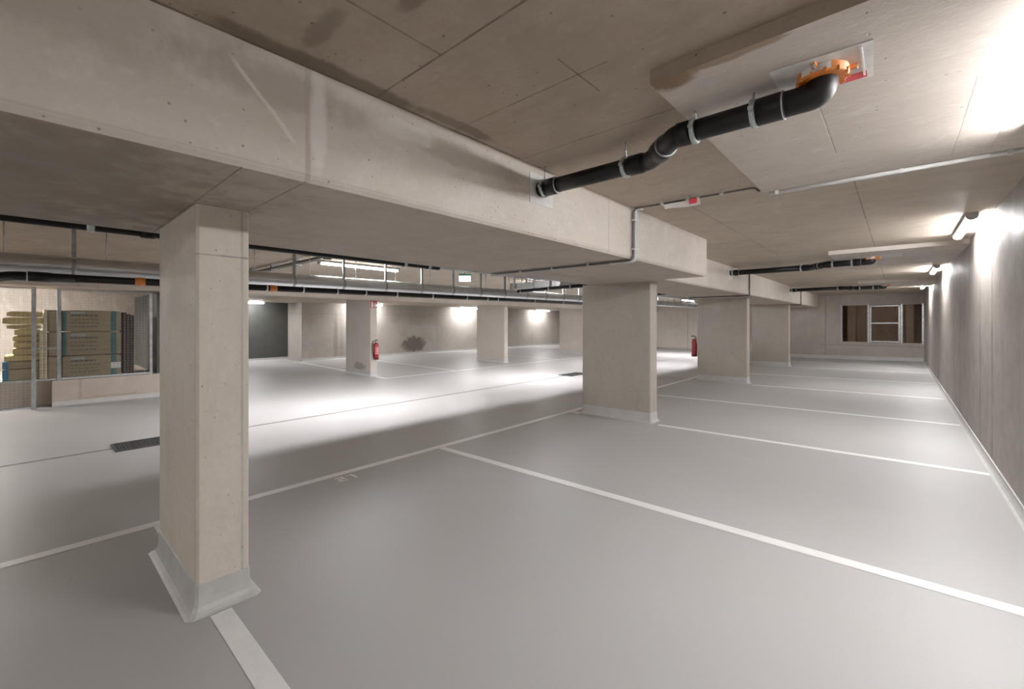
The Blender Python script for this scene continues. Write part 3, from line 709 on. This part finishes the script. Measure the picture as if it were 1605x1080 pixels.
# ------------------------------------------------------------------ drain gratings
for y0, lab in ((.74, 'dark steel drain grating in the lane floor beside the foreground column'), (11.3, 'distant dark drain grating in the lane floor by the second column')):
    e = empty('drain_grate', (XD, y0 + .5, fz(XD))); tag(e, lab, 'grate', 'drain gratings in the lane')
    b = MB(); zz = fz(XD) + .016
    b.box(XD - .26, XD + .26, y0, y0 + .02, zz - .03, zz); b.box(XD - .26, XD + .26, y0 + .99, y0 + 1.01, zz - .03, zz)
    b.box(XD - .26, XD - .24, y0, y0 + 1.0, zz - .03, zz); b.box(XD + .24, XD + .26, y0, y0 + 1.0, zz - .03, zz)
    b.build('frame', M['grate'], e)
    b = MB()
    for k in range(33): b.box(XD - .24, XD + .24, y0 + .025 + k * .03, y0 + .032 + k * .03, zz - .025, zz - .002)
    for k in range(16): b.box(XD - .23 + k * .03, XD - .224 + k * .03, y0 + .02, y0 + .99, zz - .02, zz - .003)
    b.build('grille', M['grate'], e)
    MB().box(XD - .25, XD + .25, y0 + .01, y0 + .99, fz(XD) - .01, fz(XD) + .004).build('sump_shadow', M['slot'], e)

# ------------------------------------------------------------------ storage cage on its plinth
PT = .452
struct(MB().box(-15.6, -12.3, .28, 3.3, -.2, PT).build('trim_1', M['plinth']))
struct(MB().box(-15.6, -12.75, YB, .28, -.2, PT).build('trim_2', M['plinth']))
skirting('baseboard_plinth', (-12.3, .28), (-12.3, 3.3), (1, 0), .10)
struct(MB().box(-15.8, -15.6, YB, 3.3, -.2, SOF + .6).build('wall_storage', M['storage_wall']))
struct(MB().box(-15.6, -12.45, 1.90, 2.02, PT, SOF).build('wall_partition', M['wall_dark']))
e = empty('mesh_fence', (-12.3, .9, PT)); tag(e, 'wire mesh fence panel on the plinth in front of wrapped insulation packs', 'fence', 'wire mesh store enclosure')
XF = -12.34
def post(y, z0, z1, par, w=.055, x=XF):
    MB().box(x - w / 2, x + w / 2, y - w / 2, y + w / 2, z0, z1).build('post', M['galv_dull'], par)
post(.375, PT, SOF, e); post(1.78, PT, SOF, e, .045)
def wire_mesh(par, y0, y1, z0, z1, x, step=.055, r=.0018):
    b = MB(); k = 0
    y = y0
    while y <= y1: b.box(x - r, x + r, y - r, y + r, z0, z1); y += step
    z = z0
    while z <= z1: b.box(x - r, x + r, y0, y1, z - r, z + r); z += step * 1.0
    return b.build('wire_mesh', M['mesh_wire'], par)
wire_mesh(e, .41, 1.755, PT + .05, SOF - .02, XF)
MB().box(XF - .02, XF + .02, .40, 1.76, PT + .012, PT + .045).build('bottom_rail', M['galv'], e)
MB().box(XF - .015, XF + .015, .40, 1.76, SOF - .035, SOF - .005).build('top_rail', M['galv_dull'], e)
g = empty('mesh_gate', (-12.2, -.5, 0)); tag(g, 'tall wire mesh gate left of the fence reaching down to the floor', 'gate', 'wire mesh store enclosure')
XG = -12.2
post(.04, fz(XG), SOF, g, .06, XG); post(-1.35, fz(XG), SOF, g, .06, XG)
wire_mesh(g, -1.3, .0, fz(XG) + .06, SOF - .02, XG)
MB().box(XG - .015, XG + .015, -1.33, .02, fz(XG) + .03, fz(XG) + .06).build('bottom_rail', M['galv'], g)
MB().box(XG - .015, XG + .015, -1.33, .08, SOF - .035, SOF - .005).build('top_rail', M['galv_dull'], g)
wire_mesh(g, .08, .33, PT + .05, SOF - .02, XG - .1)
MB().box(XF - .01, XF + .015, .06, .335, 1.075, 1.10).build('cross_rail', M['galv'], g)
MB().box(XF - .02, XF + .02, -1.3, .335, PT + .012, PT + .04).build('sill_rail', M['galv'], g)

# insulation boards, one by one (bottom to top)
def rough_board(name, x0, x1, y0, y1, z0, z1, mat, seed):
    r = random.Random(seed); b = MB(); n = 7; c = .012
    rings = []
    for i in range(n + 1):
        y = y0 + (y1 - y0) * i / n; j = lambda a: (r.random() - .5) * a
        e_ = .012 if i in (0, n) else 0
        rings.append([(x0, y, z0 + .004 + e_), (x1 + j(.014) - e_ - .008, y, z0 + .004 + e_), (x1 + j(.012) - e_, y, z0 + .018 + e_), (x1 + j(.014) - e_, y, z1 - .016 - e_), (x1 + j(.014) - e_ - .01, y, z1 - .003 - e_), (x0, y, z1 - .003 - e_)])
    b.loft(rings); return b.build(name, M[mat], None)
XB = -12.80
def zv(v): return 1.6 + (505 - v) * (8.42 / 676)
rows = [(593, 578, -.36, .165, 'wool_wrap2', 'pack'), (578, 566, -.36, .165, 'wool_wrap2', 'pack'), (566, 556.4, -.34, .155, 'wool', 'b'), (556.4, 545.6, -.235, .15, 'wool_b', 'b'), (545.6, 535.5, -.22, .155, 'wool', 'b'),
        (535.5, 526, -.235, .13, 'wool_b', 'b'), (526, 516.2, -.21, .13, 'wool', 'b'), (516.2, 508.5, -.31, .14, 'wool_b', 'b'), (507.0, 496.6, -.36, .17, 'wool', 'b'), (496.6, 487.4, -.31, .165, 'wool_b', 'b')]
words_ = ['third', 'fourth', 'fifth', 'sixth', 'seventh', 'eighth']
zprev = PT
for i, (v0, v1, y0, y1, mat, kind) in enumerate(rows):
    z0, z1 = zprev + (.004 if i else 0), zv(v1) - .006; zprev = zv(v1) - .006
    if kind == 'pack':
        o = rough_board('insulation_pack', XB - .8, XB, y0, y1, z0, z1, mat, i)
        tag(o, ['film-wrapped insulation pack lying at the bottom of the loose board stack', 'film-wrapped insulation pack with a blue end, second from the bottom of the board stack'][i], 'insulation', 'wrapped packs under the loose boards')
        MB().box(XB - .3, XB + .012, y0 - .004, y0 + .075, z0 + .01, z1 - .01).build('blue_end', M['blue'], o)
    else:
        o = rough_board('insulation_board', XB - .8, XB, y0, y1, z0, z1, mat, i)
        k = i - 2
        lab = ['lowest loose mustard board, directly on the wrapped packs', 'second loose mustard board above the wrapped packs', 'third loose mustard board above the wrapped packs', 'fourth loose mustard board above the wrapped packs',
               'fifth loose mustard board, under the overhanging ones', 'sixth loose mustard board, overhanging to the left below a dark gap', 'second mustard board from the top of the loose stack', 'topmost mustard board of the loose stack behind the gate'][k]
        tag(o, lab, 'insulation board', 'loose mustard insulation boards')
o = rough_board('insulation_board', XB - .6, XB + .05, .175, .225, PT, 1.87, 'wool_pale', 77)
tag(o, 'pale ragged insulation board standing upright beside the mustard stack', 'insulation board')
o = rough_board('insulation_board', XB + .03, XB + .075, .118, .172, PT, 1.43, 'wool_pale', 78); o.location.z = 0
tag(o, 'short pale torn insulation piece leaning on the upright board', 'insulation board')
# wrapped packs with printed film
def pack(y0, y1, z0, z1, mat, label, seed, left=None, right=None, prints=True):
    o = rough_board('insulation_pack', XB - .9, XB, y0, y1, z0, z1, mat, seed); tag(o, label, 'insulation', 'film-wrapped insulation packs')
    xf = XB + .011
    if left: MB().box(xf - .01, xf, y0 + .004, y0 + left[0], z0 + .015, z1 - .015).build('printed_band', M[left[1]], o)
    if right: MB().box(xf - .01, xf, right[0], right[1], z0 + .012, z1 - .012).build('printed_band', M[right[2]], o)
    if prints:
        b = MB(); r = random.Random(seed); h = z1 - z0
        for q, zz in enumerate((.22, .38, .55, .72)):
            yq = y0 + .12
            while yq < y1 - .38:
                w = .02 + r.random() * .05
                b.box(xf - .008, xf + .001, yq, yq + w, z0 + h * zz, z0 + h * zz + .016 + .012 * (q == 3)); yq += w + .016
        b.build('lettering', M['print_dark'], o)
        MB().box(xf - .008, xf + .0005, y0 + .12, y0 + .33, z0 + h * .82, z0 + h * .82 + .05).build('printed_block', M['print_grey'], o)
    return o
zs = [PT, .905, 1.40, 1.86]
nm = ['bottom', 'middle', 'top']
for k in range(3):
    o = pack(.44, 1.335, zs[k], zs[k + 1] - .006, 'wool_wrap2', f'wide film-wrapped insulation pack with teal printing, {nm[k]} of its pile behind the mesh', 100 + k, (.055, 'teal') if k else None, (1.17, 1.255, 'teal'))
    if k == 0: MB().box(XB + .012, XB + .016, 1.17, 1.33, .60, .725).build('paper_sheet', M['white_tape'], o)['label'] = 'white paper sheet'
for k in range(3):
    pack(.235, .425, zs[k], zs[k + 1] - .006, 'wool_wrap', f'narrow brown insulation pack, {nm[k]} of the pile beside the second post', 200 + k, None, (.36, .418, 'blue') if k == 0 else None, False)

for k in range(3):
    o = rough_board('dark_board', XB - .6, XB, 1.37 + k * .062, 1.43 + k * .062, PT, 1.82 - .03 * k, 'dark_board', 300 + k)
    tag(o, ['dark brown board standing next to the teal-printed packs', 'dark brown board, middle of the three standing upright', 'dark brown board at the right end of the stored goods'][k], 'board', 'dark boards standing in the store')

# ------------------------------------------------------------------ world, camera, look
w = bpy.data.worlds.new('world'); bpy.context.scene.world = w; w.use_nodes = True
bg = w.node_tree.nodes.get('Background') or w.node_tree.nodes.new('ShaderNodeBackground')
bg.inputs[0].default_value = (.0, .0, .0, 1); bg.inputs[1].default_value = 0
cam = bpy.data.cameras.new('camera'); co = bpy.data.objects.new('camera', cam); C.objects.link(co)
F = 676.0
cam.sensor_width = 36; cam.sensor_fit = 'HORIZONTAL'; cam.lens = F * 36 / 1605
cam.shift_y = -(540 - 505) / 1605; cam.clip_start = .05; cam.clip_end = 200
co.location = (0, 0, 1.6); co.rotation_euler = (PI / 2, 0, math.atan2(1408 - 802.5, F))
sc = bpy.context.scene; sc.camera = co
sc.view_settings.view_transform = 'Standard'; sc.view_settings.look = 'None'; sc.view_settings.exposure = .29; sc.view_settings.gamma = 1.21
cy = sc.cycles
cy.max_bounces = 10; cy.diffuse_bounces = 7; cy.glossy_bounces = 4; cy.sample_clamp_indirect = 6; cy.use_denoising = True; cy.adaptive_threshold = .02
cy.caustics_reflective = False; cy.caustics_refractive = False
